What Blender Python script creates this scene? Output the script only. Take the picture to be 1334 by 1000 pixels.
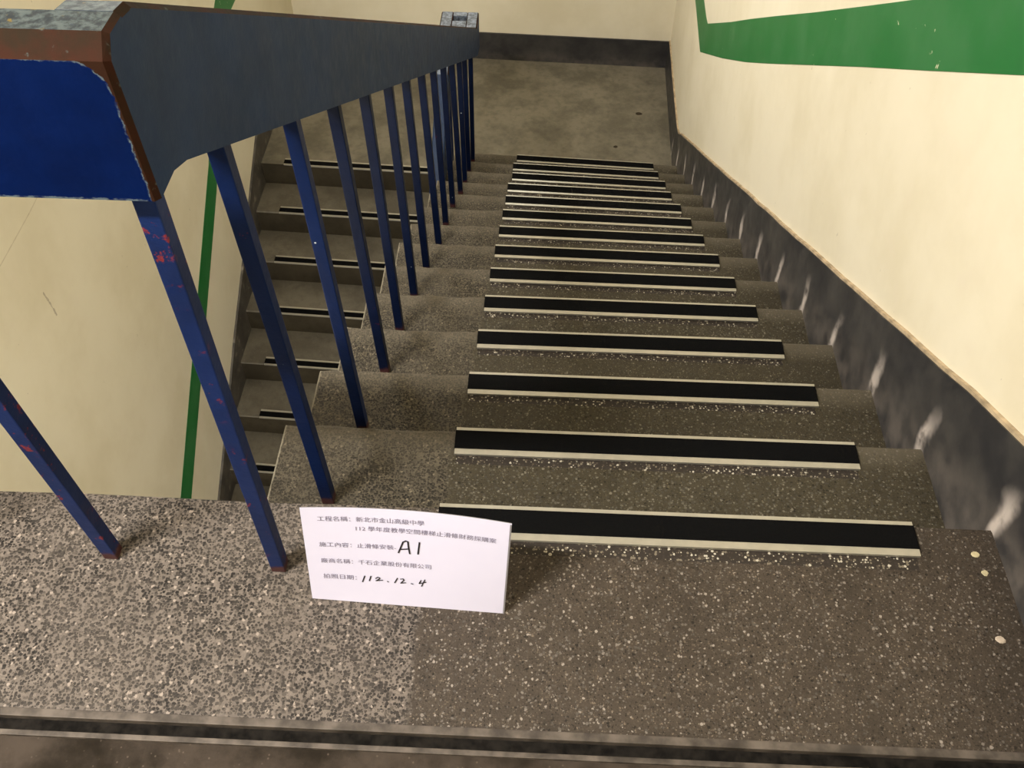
import bpy, bmesh, math, random
from mathutils import Vector, Matrix

# ------------------------------------------------------------------ clear
for o in list(bpy.data.objects):
    bpy.data.objects.remove(o)
scene = bpy.context.scene
col = scene.collection
random.seed(7)

# All lengths below are survey units; S turns them into metres
# (fixed by the A4 sheet standing on the landing: 297 mm wide).
S = 0.9346

# ------------------------------------------------------------------ camera
CAM = (0.0, -0.84698, 1.37819)
PITCH, ROLL, YAW, FPX = 0.88137, 0.00994, 0.0346, 1178.509


def cam_axes():
    cp, sp = math.cos(PITCH), math.sin(PITCH)
    f = Vector((0, cp, -sp)); r = Vector((1, 0, 0)); u = Vector((0, sp, cp))
    cr, sr = math.cos(ROLL), math.sin(ROLL)
    r, u = r * cr + u * sr, -r * sr + u * cr
    Z = Matrix.Rotation(YAW, 3, 'Z')
    return Z @ r, Z @ u, Z @ f


cr_, cu_, cf_ = cam_axes()
cd = bpy.data.cameras.new('camera')
cam = bpy.data.objects.new('camera', cd)
col.objects.link(cam)
m4 = Matrix((cr_, cu_, -cf_)).transposed().to_4x4()
m4.translation = Vector(CAM) * S
cam.matrix_world = m4
cd.sensor_fit = 'HORIZONTAL'
cd.sensor_width = 36.0
cd.lens = FPX / 1334.0 * 36.0
cd.clip_start = 0.02
scene.camera = cam

# ------------------------------------------------------------------ world, exposure
w = bpy.data.worlds.new('sky')
scene.world = w
w.use_nodes = True
w.node_tree.nodes['Background'].inputs[0].default_value = (1.0, 0.95, 0.85, 1)
w.node_tree.nodes['Background'].inputs[1].default_value = 1.6
vs = scene.view_settings
vs.view_transform = 'Standard'
vs.look = 'None'
vs.gamma = 1.0
vs.use_curve_mapping = False
vs.exposure = 1.2

LAMP_MAIN = 86.0      # watts, tube lamps in the corridor
LAMP_STAIR = 31.0     # watts, wall lamp high over the lower flight

# ------------------------------------------------------------------ dimensions
T, R = 0.28, 0.14953            # tread, riser
XW, XS = 0.824, -0.515          # right wall face, open edge of the upper flight
XLW = -1.742                    # left wall face
YL0 = 3.69                      # front edge of the half landing over the lower flight
SK = 0.012                      # skirting thickness
NS = 14
ZL = -NS * R                    # half landing level
ZB = -27 * R                    # storey below
CEIL = 2.9
SL = R / T


def skew(k):
    return 0.0052 * max(0, k - 3)


def nose_y(k, x):
    return k * T + skew(k) * (0.4 - x)


def lnose_y(m, x):
    return YL0 - m * T + 0.045 * (-1.2 - x)


def back_y(x):
    return 4.972 - 0.04 * x


# ------------------------------------------------------------------ mesh helpers
def mk(name, verts, faces, mat, parent=None, origin=(0, 0, 0), mids=None, smooth=False, bevel=0, segs=2):
    me = bpy.data.meshes.new(name)
    o3 = Vector(origin)
    me.from_pydata([(Vector(v) - o3) * S for v in verts], [], faces)
    mats = mat if isinstance(mat, (list, tuple)) else [mat]
    for m in mats:
        me.materials.append(m)
    if mids:
        for p, i in zip(me.polygons, mids):
            p.material_index = i
    bm = bmesh.new()
    bm.from_mesh(me)
    bmesh.ops.recalc_face_normals(bm, faces=bm.faces)
    if bevel:
        es = [e for e in bm.edges if len(e.link_faces) == 2 and e.calc_face_angle(0) > 0.5]
        bmesh.ops.bevel(bm, geom=es, offset=bevel * S, segments=segs, affect='EDGES', profile=0.6)
    bm.to_mesh(me)
    bm.free()
    if smooth:
        for p in me.polygons:
            p.use_smooth = True
    ob = bpy.data.objects.new(name, me)
    col.objects.link(ob)
    if parent is None:
        ob.location = o3 * S
    else:
        ob.parent = parent
        ob.location = (o3 * S) - world_loc(parent)
    return ob


def world_loc(o):
    l = Vector(o.location)
    while o.parent:
        o = o.parent
        l = l + Vector(o.location)
    return l


def thing(name, loc):
    e = bpy.data.objects.new(name, None)
    e.empty_display_size = 0.05
    col.objects.link(e)
    e.location = Vector(loc) * S
    return e


def tag(o, label, cat=None, group=None, kind=None):
    o['label'] = label
    if cat: o['category'] = cat
    if group: o['group'] = group
    if kind: o['kind'] = kind
    return o


def hexa(b, t):
    """b, t: 4 bottom and 4 top corner points, same winding"""
    return list(b) + list(t), [(3, 2, 1, 0), (4, 5, 6, 7), (0, 1, 5, 4), (1, 2, 6, 5), (2, 3, 7, 6), (3, 0, 4, 7)]


def box(x0, x1, y0, y1, z0, z1):
    b = [(x0, y0, z0), (x1, y0, z0), (x1, y1, z0), (x0, y1, z0)]
    return hexa(b, [(p[0], p[1], z1) for p in b])


def prism(poly, axis, a, b):
    """extrude a 2D polygon along an axis between a and b"""
    def pt(p, c):
        return {'x': (c, p[0], p[1]), 'y': (p[0], c, p[1]), 'z': (p[0], p[1], c)}[axis]
    n = len(poly)
    v = [pt(p, a) for p in poly] + [pt(p, b) for p in poly]
    f = [tuple(range(n))[::-1], tuple(range(n, 2 * n))]
    f += [(i, (i + 1) % n, n + (i + 1) % n, n + i) for i in range(n)]
    return v, f


def join(*vfs):
    V, Fc = [], []
    for v, f in vfs:
        o = len(V)
        V += list(v)
        Fc += [tuple(i + o for i in q) for q in f]
    return V, Fc


# ------------------------------------------------------------------ material helpers
class NT:
    def __init__(self, name):
        self.m = bpy.data.materials.new(name)
        self.m.use_nodes = True
        self.t = self.m.node_tree
        self.b = self.t.nodes['Principled BSDF']
        g = self.t.nodes.new('ShaderNodeNewGeometry')
        self.P = g.outputs['Position']          # metres, in the place
        self.N = g.outputs['Normal']

    def lk(self, a, b):
        self.t.links.new(a, b)

    def put(self, sock, v):
        if isinstance(v, bpy.types.NodeSocket):
            self.lk(v, sock)
        elif isinstance(v, (tuple, list)) and len(v) == 3 and sock.type == 'RGBA':
            sock.default_value = (*v, 1)
        else:
            sock.default_value = v

    def obj(self):
        return self.t.nodes.new('ShaderNodeTexCoord').outputs['Object']

    def math(self, op, a, b=0.0, c=0.0, clamp=False):
        n = self.t.nodes.new('ShaderNodeMath')
        n.operation = op
        n.use_clamp = clamp
        for i, v in enumerate((a, b, c)):
            self.put(n.inputs[i], v)
        return n.outputs[0]

    def mix(self, f, a, b, mode='MIX'):
        n = self.t.nodes.new('ShaderNodeMix')
        n.data_type = 'RGBA'
        n.blend_type = mode
        self.put(n.inputs[0], f)
        self.put(n.inputs[6], a)
        self.put(n.inputs[7], b)
        return n.outputs[2]

    def noise(self, scale, detail=3, rough=0.55, vec=None, col=False, dist=0.0):
        n = self.t.nodes.new('ShaderNodeTexNoise')
        self.lk(vec or self.P, n.inputs['Vector'])
        n.inputs['Scale'].default_value = scale
        n.inputs['Detail'].default_value = detail
        n.inputs['Roughness'].default_value = rough
        n.inputs['Distortion'].default_value = dist
        return n.outputs['Color' if col else 'Fac']

    def vor(self, scale, vec=None, feature='F1'):
        n = self.t.nodes.new('ShaderNodeTexVoronoi')
        n.feature = feature
        self.lk(vec or self.P, n.inputs['Vector'])
        n.inputs['Scale'].default_value = scale
        return n

    def step(self, v, a, b):
        n = self.t.nodes.new('ShaderNodeMapRange')
        n.interpolation_type = 'SMOOTHSTEP'
        self.put(n.inputs[0], v)
        self.put(n.inputs[1], a)
        self.put(n.inputs[2], b)
        n.inputs[3].default_value = 0
        n.inputs[4].default_value = 1
        return n.outputs[0]

    def ramp(self, v, stops, const=False):
        n = self.t.nodes.new('ShaderNodeValToRGB')
        if const:
            n.color_ramp.interpolation = 'CONSTANT'
        e = n.color_ramp.elements
        while len(e) < len(stops):
            e.new(0.5)
        for el, (p, c) in zip(e, stops):
            el.position = p
            el.color = (*c, 1)
        self.lk(v, n.inputs[0])
        return n.outputs[0]

    def sep(self, v):
        n = self.t.nodes.new('ShaderNodeSeparateXYZ')
        self.lk(v, n.inputs[0])
        return n.outputs

    def vmath(self, op, a, b=None, scale=None):
        n = self.t.nodes.new('ShaderNodeVectorMath')
        n.operation = op
        self.put(n.inputs[0], a)
        if b is not None:
            self.put(n.inputs[1], b)
        if scale is not None:
            n.inputs['Scale'].default_value = scale
        return n.outputs['Value' if op in ('DISTANCE', 'LENGTH', 'DOT_PRODUCT') else 'Vector']

    def bump(self, h, strength=0.3, dist=0.002):
        n = self.t.nodes.new('ShaderNodeBump')
        n.inputs['Strength'].default_value = strength
        n.inputs['Distance'].default_value = dist
        self.lk(h, n.inputs['Height'])
        self.lk(n.outputs[0], self.b.inputs['Normal'])

    def out(self, color, rough=0.6, spec=0.4, metal=0.0):
        self.put(self.b.inputs['Base Color'], color)
        self.put(self.b.inputs['Roughness'], rough)
        self.put(self.b.inputs['Specular IOR Level'], spec)
        self.put(self.b.inputs['Metallic'], metal)
        return self.m


def terrazzo(name, split, centre, pebble, dirt=1.0, chips=1.0, contrast=(0.80, 1.0), cm=1.0, pale_edge=None, rubbed=False):
    """stone chips in cement: worn smooth for x > split, coarse pebbles for x < split"""
    n = NT(name)
    # a little warp so chips are not round
    warp = n.vmath('ADD', n.P, n.vmath('SCALE', n.noise(330, 1, col=True), scale=0.0026))
    big = n.noise(5.5, 5, 0.6)
    mid = n.noise(38, 4, 0.65)
    fine = n.noise(520, 2, 0.6)
    x = n.sep(n.P)[0]

    def layer(scale, r0, r1, keep, stops):
        v = n.vor(scale, warp)
        c = n.t.nodes.new('ShaderNodeSeparateColor')
        n.lk(v.outputs['Color'], c.inputs[0])
        rad = n.math('MULTIPLY_ADD', c.outputs[0], r1, r0)
        rad = n.math('MULTIPLY', rad, n.step(c.outputs[2], keep, keep + 0.25))
        m = n.math('SUBTRACT', 1.0, n.step(n.math('SUBTRACT', v.outputs['Distance'], rad), -0.09, 0.09))
        return m, n.ramp(c.outputs[1], stops, True), c.outputs[2]
    # smooth zone: a sandy matrix, many small flecks, some larger light chips
    def sc(k):
        return tuple(q * k for q in centre)

    def sn(k):
        g = sum(centre) / 3
        return tuple((q * 0.55 + g * 0.45) * k for q in centre)
    base = n.mix(n.step(mid, 0.3, 0.7), sc(0.74), sc(1.16))
    base = n.mix(n.math('MULTIPLY', n.step(fine, 0.35, 0.7), 0.5), base, sc(1.5))
    m1, c1, _ = layer(360, 0.22, 0.40, 0.10, [(0.0, sc(0.35)), (0.22, sc(0.8)), (0.5, sc(1.35)), (0.74, sc(2.1)), (0.93, sc(3.4))])
    zone_c = n.mix(n.math('MULTIPLY', m1, 0.85 * chips), base, c1)
    m2, c2, _ = layer(205, 0.20, 0.42, 0.30, [(0.0, sc(0.3)), (0.12, sn(1.5 * cm)), (0.36, sn(2.4 * cm)), (0.62, sn(3.6 * cm)), (0.86, sn(5.6 * cm))])
    zone_c = n.mix(n.math('MULTIPLY', m2, 0.9 * chips), zone_c, c2)
    stain = n.math('MAXIMUM', n.step(big, 0.50, 0.76), n.math('MULTIPLY', n.step(n.math('ADD', x, n.math('MULTIPLY', big, 0.5)), 0.80, 1.05), 0.75))
    zone_c = n.mix(n.math('MULTIPLY', stain, 0.6 * dirt), zone_c, sc(0.50))
    # pebble zone: dense pebbles with cement between
    def sp(k):
        return tuple(q * k for q in pebble)
    m3, c3, h3 = layer(228, 0.38, 0.36, -0.3, [(0.0, sp(0.075)), (0.22, sp(0.16)), (0.50, sp(0.27)), (0.72, sp(0.5)), (0.90, sp(1.1)), (0.965, sp(2.0))])
    cem = n.mix(n.step(mid, 0.3, 0.7), sp(0.8), sp(1.2))
    cem = n.mix(n.math('MULTIPLY', n.step(fine, 0.35, 0.7), 0.4), cem, sp(0.55))
    con = n.math('MULTIPLY_ADD', n.step(n.noise(4.2, 3), 0.40, 0.62), contrast[1] - contrast[0], contrast[0])
    zone_p = n.mix(n.math('MULTIPLY', m3, con), cem, c3)
    zone_p = n.mix(n.math('MULTIPLY', n.step(big, 0.5, 0.72), 0.35 * dirt), zone_p, sp(0.45))
    xs = n.math('ADD', x, n.math('MULTIPLY_ADD', n.noise(30, 3), 0.03, -0.015))
    f = n.step(xs, (split - 0.008) * S, (split + 0.008) * S)
    c = n.mix(f, zone_p, zone_c)
    if rubbed:
        # every nosing is rubbed paler by feet, unevenly
        yy = n.math('DIVIDE', n.sep(n.P)[1], S)
        kk = n.math('MAXIMUM', n.math('SUBTRACT', n.math('DIVIDE', yy, T), 3.0), 0.0)
        sk = n.math('MULTIPLY', n.math('MULTIPLY', kk, 0.0052), n.math('SUBTRACT', 0.4, n.math('DIVIDE', x, S)))
        t = n.math('FRACT', n.math('ADD', n.math('DIVIDE', n.math('SUBTRACT', yy, sk), T), -0.004))
        t = n.math('ADD', t, n.math('MULTIPLY_ADD', n.noise(14, 3), 0.16, -0.08))
        c = n.mix(n.math('MULTIPLY', n.step(t, 0.72, 0.97), 0.38), c, (0.150, 0.128, 0.094))
    if pale_edge is not None:
        pe = n.math('ADD', x, n.math('MULTIPLY_ADD', n.noise(40, 3), 0.008, -0.004))
        c = n.mix(n.math('MULTIPLY', n.math('SUBTRACT', 1.0, n.step(pe, (pale_edge + 0.001) * S, (pale_edge + 0.005) * S)), 0.8), c, (0.26, 0.23, 0.17))
    hgt = n.mix(f, n.math('MULTIPLY', m3, n.math('MULTIPLY_ADD', h3, 0.8, 0.2)), n.math('MULTIPLY', fine, 0.6))
    n.bump(hgt, 0.6, 0.0020)
    rough = n.math('MULTIPLY_ADD', mid, 0.3, 0.45)
    return n.out(c, rough, 0.18)


def wall_paint(name, c):
    n = NT(name)
    a = n.noise(2.3, 5, 0.6)
    b = n.noise(9, 4, 0.6)
    colr = n.mix(n.step(a, 0.35, 0.7), c, (c[0] * 0.90, c[1] * 0.885, c[2] * 0.84))
    colr = n.mix(n.math('MULTIPLY', n.step(b, 0.55, 0.8), 0.35), colr, (c[0] * 0.96, c[1] * 0.93, c[2] * 0.96))
    # small scuffs, sparse
    stretch = n.vmath('MULTIPLY', n.P, (1, 1, 0.45))
    sc = n.noise(75, 2, 0.5, stretch)
    spots = n.math('MULTIPLY', n.step(sc, 0.735, 0.78), n.step(n.noise(4, 2), 0.5, 0.62))
    colr = n.mix(n.math('MULTIPLY', spots, 0.6), colr, (0.25, 0.22, 0.17))
    n.bump(n.noise(14, 3), 0.12, 0.006)
    return n.out(colr, 0.62, 0.25)


def segments_mark(n, base, segs, width, colr, strength=0.5, wob=0.02):
    """darken along short line segments lying on the wall (y, z in survey units)"""
    s = n.sep(n.P)
    for (y0, z0, y1, z1) in segs:
        L = math.hypot(y1 - y0, z1 - z0) * S
        ux, uy = (y1 - y0) * S / L, (z1 - z0) * S / L
        dy = n.math('SUBTRACT', s[1], y0 * S)
        dz = n.math('SUBTRACT', s[2], z0 * S)
        al = n.math('ADD', n.math('MULTIPLY', dy, ux), n.math('MULTIPLY', dz, uy))
        al = n.math('MINIMUM', n.math('MAXIMUM', al, 0.0), L)
        ey = n.math('SUBTRACT', dy, n.math('MULTIPLY', al, ux))
        ez = n.math('SUBTRACT', dz, n.math('MULTIPLY', al, uy))
        d = n.math('SQRT', n.math('ADD', n.math('MULTIPLY', ey, ey), n.math('MULTIPLY', ez, ez)))
        d = n.math('ADD', d, n.math('MULTIPLY_ADD', n.noise(60, 3), wob, -wob / 2))
        f = n.math('SUBTRACT', 1.0, n.step(n.math('ABSOLUTE', d), width * 0.3, width))
        f = n.math('MULTIPLY', f, strength)
        base = n.mix(f, base, colr)
    return base


CREAM = (0.735, 0.675, 0.530)
M = {}
M['wall'] = wall_paint('cream_wall_paint', CREAM)
# left wall: the same paint with a hairline crack and a scrape
M['wall_left'] = wall_paint('cream_wall_paint_cracked', CREAM)
_n = NT.__new__(NT)
_n.m = M['wall_left']; _n.t = _n.m.node_tree; _n.b = _n.t.nodes['Principled BSDF']
_g = [x for x in _n.t.nodes if x.type == 'NEW_GEOMETRY'][0]
_n.P = _g.outputs['Position']
_src = _n.b.inputs['Base Color'].links[0].from_socket
_new = segments_mark(_n, _src, [(1.20, -0.66, 1.50, -0.652), (1.50, -0.652, 1.75, -0.634)], 0.003, (0.36, 0.28, 0.17), 0.45, 0.004)
_new = segments_mark(_n, _new, [(1.371, -0.90, 1.377, -1.02)], 0.004, (0.16, 0.12, 0.08))
_n.lk(_new, _n.b.inputs['Base Color'])


def paint_green():
    n = NT('green_wall_paint')
    a = n.noise(6, 4)
    c = n.mix(n.step(a, 0.35, 0.7), (0.009, 0.135, 0.028), (0.026, 0.155, 0.045))
    chip = n.math('MULTIPLY', n.step(n.noise(42, 3, 0.6), 0.70, 0.73), n.step(n.noise(3.2, 2), 0.50, 0.60))
    c = n.mix(chip, c, (0.62, 0.60, 0.42))
    return n.out(c, 0.5, 0.35)


M['green'] = paint_green()


def skirt_mat(name, slope, worn):
    """dark painted skirting, pale beside every nosing: worn-through paint plus painted shine"""
    n = NT(name)
    s = n.sep(n.P)
    y, z = s[1], s[2]
    h = n.math('ADD', z, n.math('MULTIPLY', y, SL)) if slope else n.math('SUBTRACT', z, ZL * S)
    c = n.mix(n.step(n.noise(7, 5, 0.65), 0.35, 0.72), (0.019, 0.019, 0.022), (0.048, 0.045, 0.043))
    dirt = n.math('MULTIPLY', n.math('SUBTRACT', 1.0, n.step(h, -0.05 * S, 0.12 * S)), n.step(n.noise(16, 4), 0.3, 0.7))
    c = n.mix(n.math('MULTIPLY', dirt, 0.7), c, (0.14, 0.12, 0.105))
    if worn:
        wob = n.math('MULTIPLY_ADD', n.noise(11, 3), 0.06, -0.03)
        fr = n.math('FRACT', n.math('ADD', n.math('DIVIDE', n.math('ADD', y, n.math('ADD', wob, n.math('MULTIPLY', h, -0.12))), T * S), 0.5))
        a = n.math('MULTIPLY', n.math('ABSOLUTE', n.math('SUBTRACT', fr, 0.5)), T)
        across = n.math('SUBTRACT', 1.0, n.step(a, 0.004, 0.026))
        hh = n.math('ADD', h, n.math('MULTIPLY_ADD', n.noise(6, 2), 0.10, -0.05))
        up = n.math('MULTIPLY', n.math('SUBTRACT', 1.0, n.step(hh, 0.03, 0.13)), n.step(h, -0.06, 0.0))
        f = n.math('MULTIPLY', n.math('MULTIPLY', across, up), n.step(n.noise(24, 4), 0.25, 0.55))
        c = n.mix(n.math('MULTIPLY', f, 0.95), c, (0.50, 0.44, 0.40))  # pale marks: paint worn through, plus shine put into the colour
    return n.out(c, n.math('MULTIPLY_ADD', n.noise(20, 3), 0.3, 0.25), 0.45)


M['skirt_right'] = skirt_mat('dark_skirting_paint_worn_and_shine', True, True)
M['skirt'] = skirt_mat('dark_skirting_paint', False, False)


def skirt_left():
    n = NT('grey_brown_skirting_paint')
    c = n.mix(n.step(n.noise(8, 5, 0.65), 0.35, 0.7), (0.040, 0.036, 0.032), (0.10, 0.088, 0.072))
    c = n.mix(n.math('MULTIPLY', n.step(n.noise(15, 3), 0.58, 0.72), 0.7), c, (0.26, 0.23, 0.19))
    return n.out(c, 0.45, 0.4)


M['skirt_left'] = skirt_left()


def plain(name, c, rough=0.5, spec=0.5, metal=0.0, vary=0.15, scale=20, bump=0.0):
    n = NT(name)
    f = n.step(n.noise(scale, 4), 0.3, 0.7)
    cc = n.mix(f, tuple(max(0, x * (1 - vary)) for x in c), tuple(x * (1 + vary) for x in c))
    if bump:
        n.bump(n.noise(scale * 6, 3), bump, 0.002)
    return n.out(cc, rough, spec, metal)


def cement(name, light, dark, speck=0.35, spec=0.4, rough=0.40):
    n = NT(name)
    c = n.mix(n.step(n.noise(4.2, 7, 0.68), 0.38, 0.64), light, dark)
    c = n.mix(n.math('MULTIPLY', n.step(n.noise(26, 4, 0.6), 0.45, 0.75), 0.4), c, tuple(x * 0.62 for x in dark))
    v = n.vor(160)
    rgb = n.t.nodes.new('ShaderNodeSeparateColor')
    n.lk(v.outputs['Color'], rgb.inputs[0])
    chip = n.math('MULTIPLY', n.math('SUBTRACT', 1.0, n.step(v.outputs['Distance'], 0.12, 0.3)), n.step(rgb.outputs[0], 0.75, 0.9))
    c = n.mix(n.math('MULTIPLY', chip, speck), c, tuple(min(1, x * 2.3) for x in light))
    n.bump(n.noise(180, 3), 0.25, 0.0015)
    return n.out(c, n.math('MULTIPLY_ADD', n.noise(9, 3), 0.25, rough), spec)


M['terrazzo_landing'] = terrazzo('terrazzo_landing', -0.170, (0.045, 0.0345, 0.0255), (0.142, 0.117, 0.098), dirt=0.8, cm=1.2)
M['terrazzo_step'] = terrazzo('terrazzo_steps', -0.160, (0.041, 0.0335, 0.0205), (0.086, 0.071, 0.049), dirt=0.6, chips=0.85, contrast=(0.65, 0.9), cm=0.85, pale_edge=XS, rubbed=True)
M['cement_floor'] = cement('cement_half_landing', (0.175, 0.154, 0.113), (0.100, 0.088, 0.063), 0.3)
M['cement_step'] = cement('cement_lower_steps', (0.125, 0.108, 0.078), (0.080, 0.068, 0.048), 0.6)
M['riser'] = cement('shaded_lower_risers', (0.040, 0.032, 0.019), (0.026, 0.0205, 0.012), 0.15, 0.15, 0.6)  # shade on the risers under overhead light, put into a darker colour
M['corridor'] = cement('dirty_corridor_cement', (0.052, 0.040, 0.031), (0.015, 0.0115, 0.008), 0.5, 0.06, 0.7)
M['alu'] = plain('aluminium', (0.42, 0.395, 0.335), 0.30, 0.5, 0.6, 0.06, 40)
M['alu_dull'] = plain('dull_aluminium', (0.085, 0.070, 0.058), 0.6, 0.2, 0.2, 0.5, 25)
M['grit'] = plain('black_grit_insert', (0.0030, 0.0030, 0.0032), 0.9, 0.06, 0, 0.3, 300, 0.5)
M['groove_dark'] = plain('dark_channel_groove', (0.009, 0.0075, 0.006), 0.9, 0.1, 0, 0.6, 60)
M['plaster_edge'] = plain('bare_plaster_edge', (0.40, 0.31, 0.20), 0.8, 0.2, 0, 0.3, 30)
M['white_ceiling'] = plain('white_ceiling_paint', (0.74, 0.71, 0.63), 0.8, 0.2, 0, 0.04, 3)
M['lamp_body'] = plain('white_enamel', (0.8, 0.8, 0.78), 0.4, 0.4, 0, 0.02, 5)
M['window_frame'] = plain('grey_window_frame', (0.42, 0.43, 0.42), 0.4, 0.5, 0.3, 0.05, 10)


def groove_chips():
    n = NT('polished_dark_terrazzo')
    v = n.vor(230)
    rgb = n.t.nodes.new('ShaderNodeSeparateColor')
    n.lk(v.outputs['Color'], rgb.inputs[0])
    rad = n.math('MULTIPLY_ADD', rgb.outputs[0], 0.5, 0.15)
    chip = n.math('SUBTRACT', 1.0, n.step(n.math('SUBTRACT', v.outputs['Distance'], rad), -0.05, 0.06))
    cc = n.ramp(rgb.outputs[1], [(0, (0.035, 0.028, 0.024)), (0.42, (0.07, 0.055, 0.042)), (0.62, (0.16, 0.135, 0.10)), (0.84, (0.42, 0.38, 0.31))], True)
    c = n.mix(chip, (0.028, 0.022, 0.018), cc)
    return n.out(c, 0.55, 0.2)


M['groove'] = groove_chips()


def blue_paint(name, base, chips=0.0, grey=0.0, foot=False, edge=False, spec=0.28):
    n = NT(name)
    ob = n.obj()
    a = n.noise(9, 4, 0.6)
    c = n.mix(n.step(a, 0.3, 0.7), tuple(x * 0.8 for x in base), tuple(x * 1.2 for x in base))
    if grey:
        g = n.step(n.noise(5, 5, 0.6, n.vmath('MULTIPLY', n.P, (1, 1.6, 0.5))), 0.25, 0.75)
        c = n.mix(n.math('MULTIPLY_ADD', g, 0.35, grey), c, (0.024, 0.036, 0.068))
    if chips:
        r = n.math('MULTIPLY', n.step(n.noise(55, 4, 0.65), 0.60, 0.66), n.step(n.noise(7, 2), 0.56 - chips, 0.66 - chips))
        c = n.mix(n.math('MULTIPLY', r, 0.85), c, (0.19, 0.022, 0.020))
    sp = n.vor(38)
    spm = n.sep(sp.outputs['Color'])
    wsp = n.math('MULTIPLY', n.math('SUBTRACT', 1.0, n.step(sp.outputs['Distance'], 0.07, 0.11)), n.step(spm[0], 0.88, 0.90))
    c = n.mix(wsp, c, (0.55, 0.60, 0.62))
    if foot:
        z = n.sep(ob)[2]
        zz = n.math('ADD', z, n.math('MULTIPLY_ADD', n.noise(60, 3), 0.03, -0.015))
        c = n.mix(n.math('SUBTRACT', 1.0, n.step(zz, 0.012, 0.026)), c, (0.060, 0.022, 0.022))
    if edge:
        # paint worn back from the rail's end: bare brown, with a torn pale rim
        s = n.sep(n.P)
        rr = 0.030 * S
        wob = n.math('MULTIPLY_ADD', n.noise(150, 4, 0.7), 0.006, -0.003)
        dx = n.math('MAXIMUM', n.math('SUBTRACT', s[0], -0.369 * S - rr), 0.0)
        dz = n.math('MAXIMUM', n.math('SUBTRACT', s[2], 0.966 * S - rr), 0.0)
        d = n.math('SUBTRACT', n.math('SQRT', n.math('ADD', n.math('MULTIPLY', dx, dx), n.math('MULTIPLY', dz, dz))), rr)
        d = n.math('ADD', d, wob)
        low = n.math('SUBTRACT', 0.8195 * S, n.math('SUBTRACT', s[2], wob))
        torn = n.math('MULTIPLY', n.step(n.math('MAXIMUM', d, low), -0.0016, -0.0006), n.step(n.noise(90, 3), 0.38, 0.55))
        c = n.mix(n.math('MULTIPLY', torn, 0.8), c, (0.10, 0.13, 0.15))
        c = n.mix(n.step(d, -0.0002, 0.0006), c, (0.028, 0.012, 0.007))
    n.bump(n.noise(70, 4, 0.6), 0.35, 0.0018)
    return n.out(c, n.math('MULTIPLY_ADD', n.noise(40, 3), 0.25, 0.34), spec)


BLUE = (0.010, 0.040, 0.205)
M['bar_chipped'] = blue_paint('chipped_blue_paint', (0.0050, 0.0165, 0.080), 0.16, 0.0, True)
M['bar'] = blue_paint('shaded_blue_bar_paint', (0.0015, 0.0052, 0.024), -0.08, 0.0, True, spec=0.15)  # darkest copy of the bar blue: weaker light on far bars painted in
M['bar_mid'] = blue_paint('half_shaded_blue_bar_paint', (0.0022, 0.0105, 0.054), -0.05, 0.0, True, spec=0.2)  # in-between copy of the bar blue, part of the shade painted in
M['lower_rail'] = blue_paint('lower_rail_paint', (0.008, 0.022, 0.060))
M['rail_blue'] = blue_paint('blue_rail_paint', (0.0008, 0.0068, 0.050), edge=True, spec=0.06)
M['rail_side'] = blue_paint('weathered_shaded_blue_rail_paint', (0.010, 0.029, 0.085), 0, 0.30, spec=0.06)  # weathered blue, with the side's shade and wall sheen greyed into the colour


def worn_edge():
    n = NT('rail_edge_worn_to_primer')
    c = n.mix(n.step(n.noise(24, 4), 0.38, 0.62), (0.032, 0.0115, 0.0065), (0.020, 0.0125, 0.007))
    c = n.mix(n.step(n.noise(60, 4), 0.62, 0.70), c, (0.075, 0.09, 0.085))
    n.bump(n.noise(80, 4), 0.4, 0.002)
    return n.out(c, 0.85, 0.08)


def rail_top():
    n = NT('rail_top_many_coats')
    c = n.mix(n.step(n.noise(110, 5, 0.7), 0.40, 0.62), (0.020, 0.025, 0.028), (0.065, 0.080, 0.078))
    c = n.mix(n.step(n.noise(60, 4), 0.63, 0.70), c, (0.12, 0.085, 0.022))
    c = n.mix(n.step(n.noise(33, 4), 0.63, 0.70), c, (0.012, 0.02, 0.05))
    n.bump(n.noise(70, 4), 0.4, 0.002)
    return n.out(c, 0.6, 0.2)


M['edge'] = worn_edge()
M['rail_top'] = rail_top()
M['rim'] = plain('pale_blue_chipped_rim', (0.11, 0.13, 0.165), 0.4, 0.4, 0, 0.7, 60)
M['paper'] = plain('white_paper', (0.62, 0.60, 0.755), 0.5, 0.35, 0, 0.01, 5)
M['paper_edge'] = plain('sleeve_edge', (0.20, 0.19, 0.20), 0.4, 0.5, 0, 0.05, 5)
M['print'] = plain('grey_print', (0.20, 0.18, 0.25), 0.6, 0.2, 0, 0.02, 5)
M['ink'] = plain('black_marker_ink', (0.012, 0.010, 0.014), 0.5, 0.3, 0, 0.05, 5)
M['crumb'] = plain('pale_paint_drip', (0.42, 0.36, 0.22), 0.6, 0.3, 0, 0.2, 80)
M['flake'] = plain('paper_flake', (0.40, 0.33, 0.26), 0.7, 0.2, 0, 0.2, 80)
M['leaf'] = plain('dark_litter', (0.035, 0.026, 0.016), 0.8, 0.2, 0, 0.3, 80)


def emis(name, c, s):
    m = bpy.data.materials.new(name)
    m.use_nodes = True
    b = m.node_tree.nodes['Principled BSDF']
    b.inputs['Emission Color'].default_value = (*c, 1)
    b.inputs['Emission Strength'].default_value = s
    b.inputs['Base Color'].default_value = (0.9, 0.9, 0.9, 1)
    return m


M['tube'] = emis('lit_fluorescent_tube', (1.0, 0.95, 0.86), 6.0)


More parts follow.
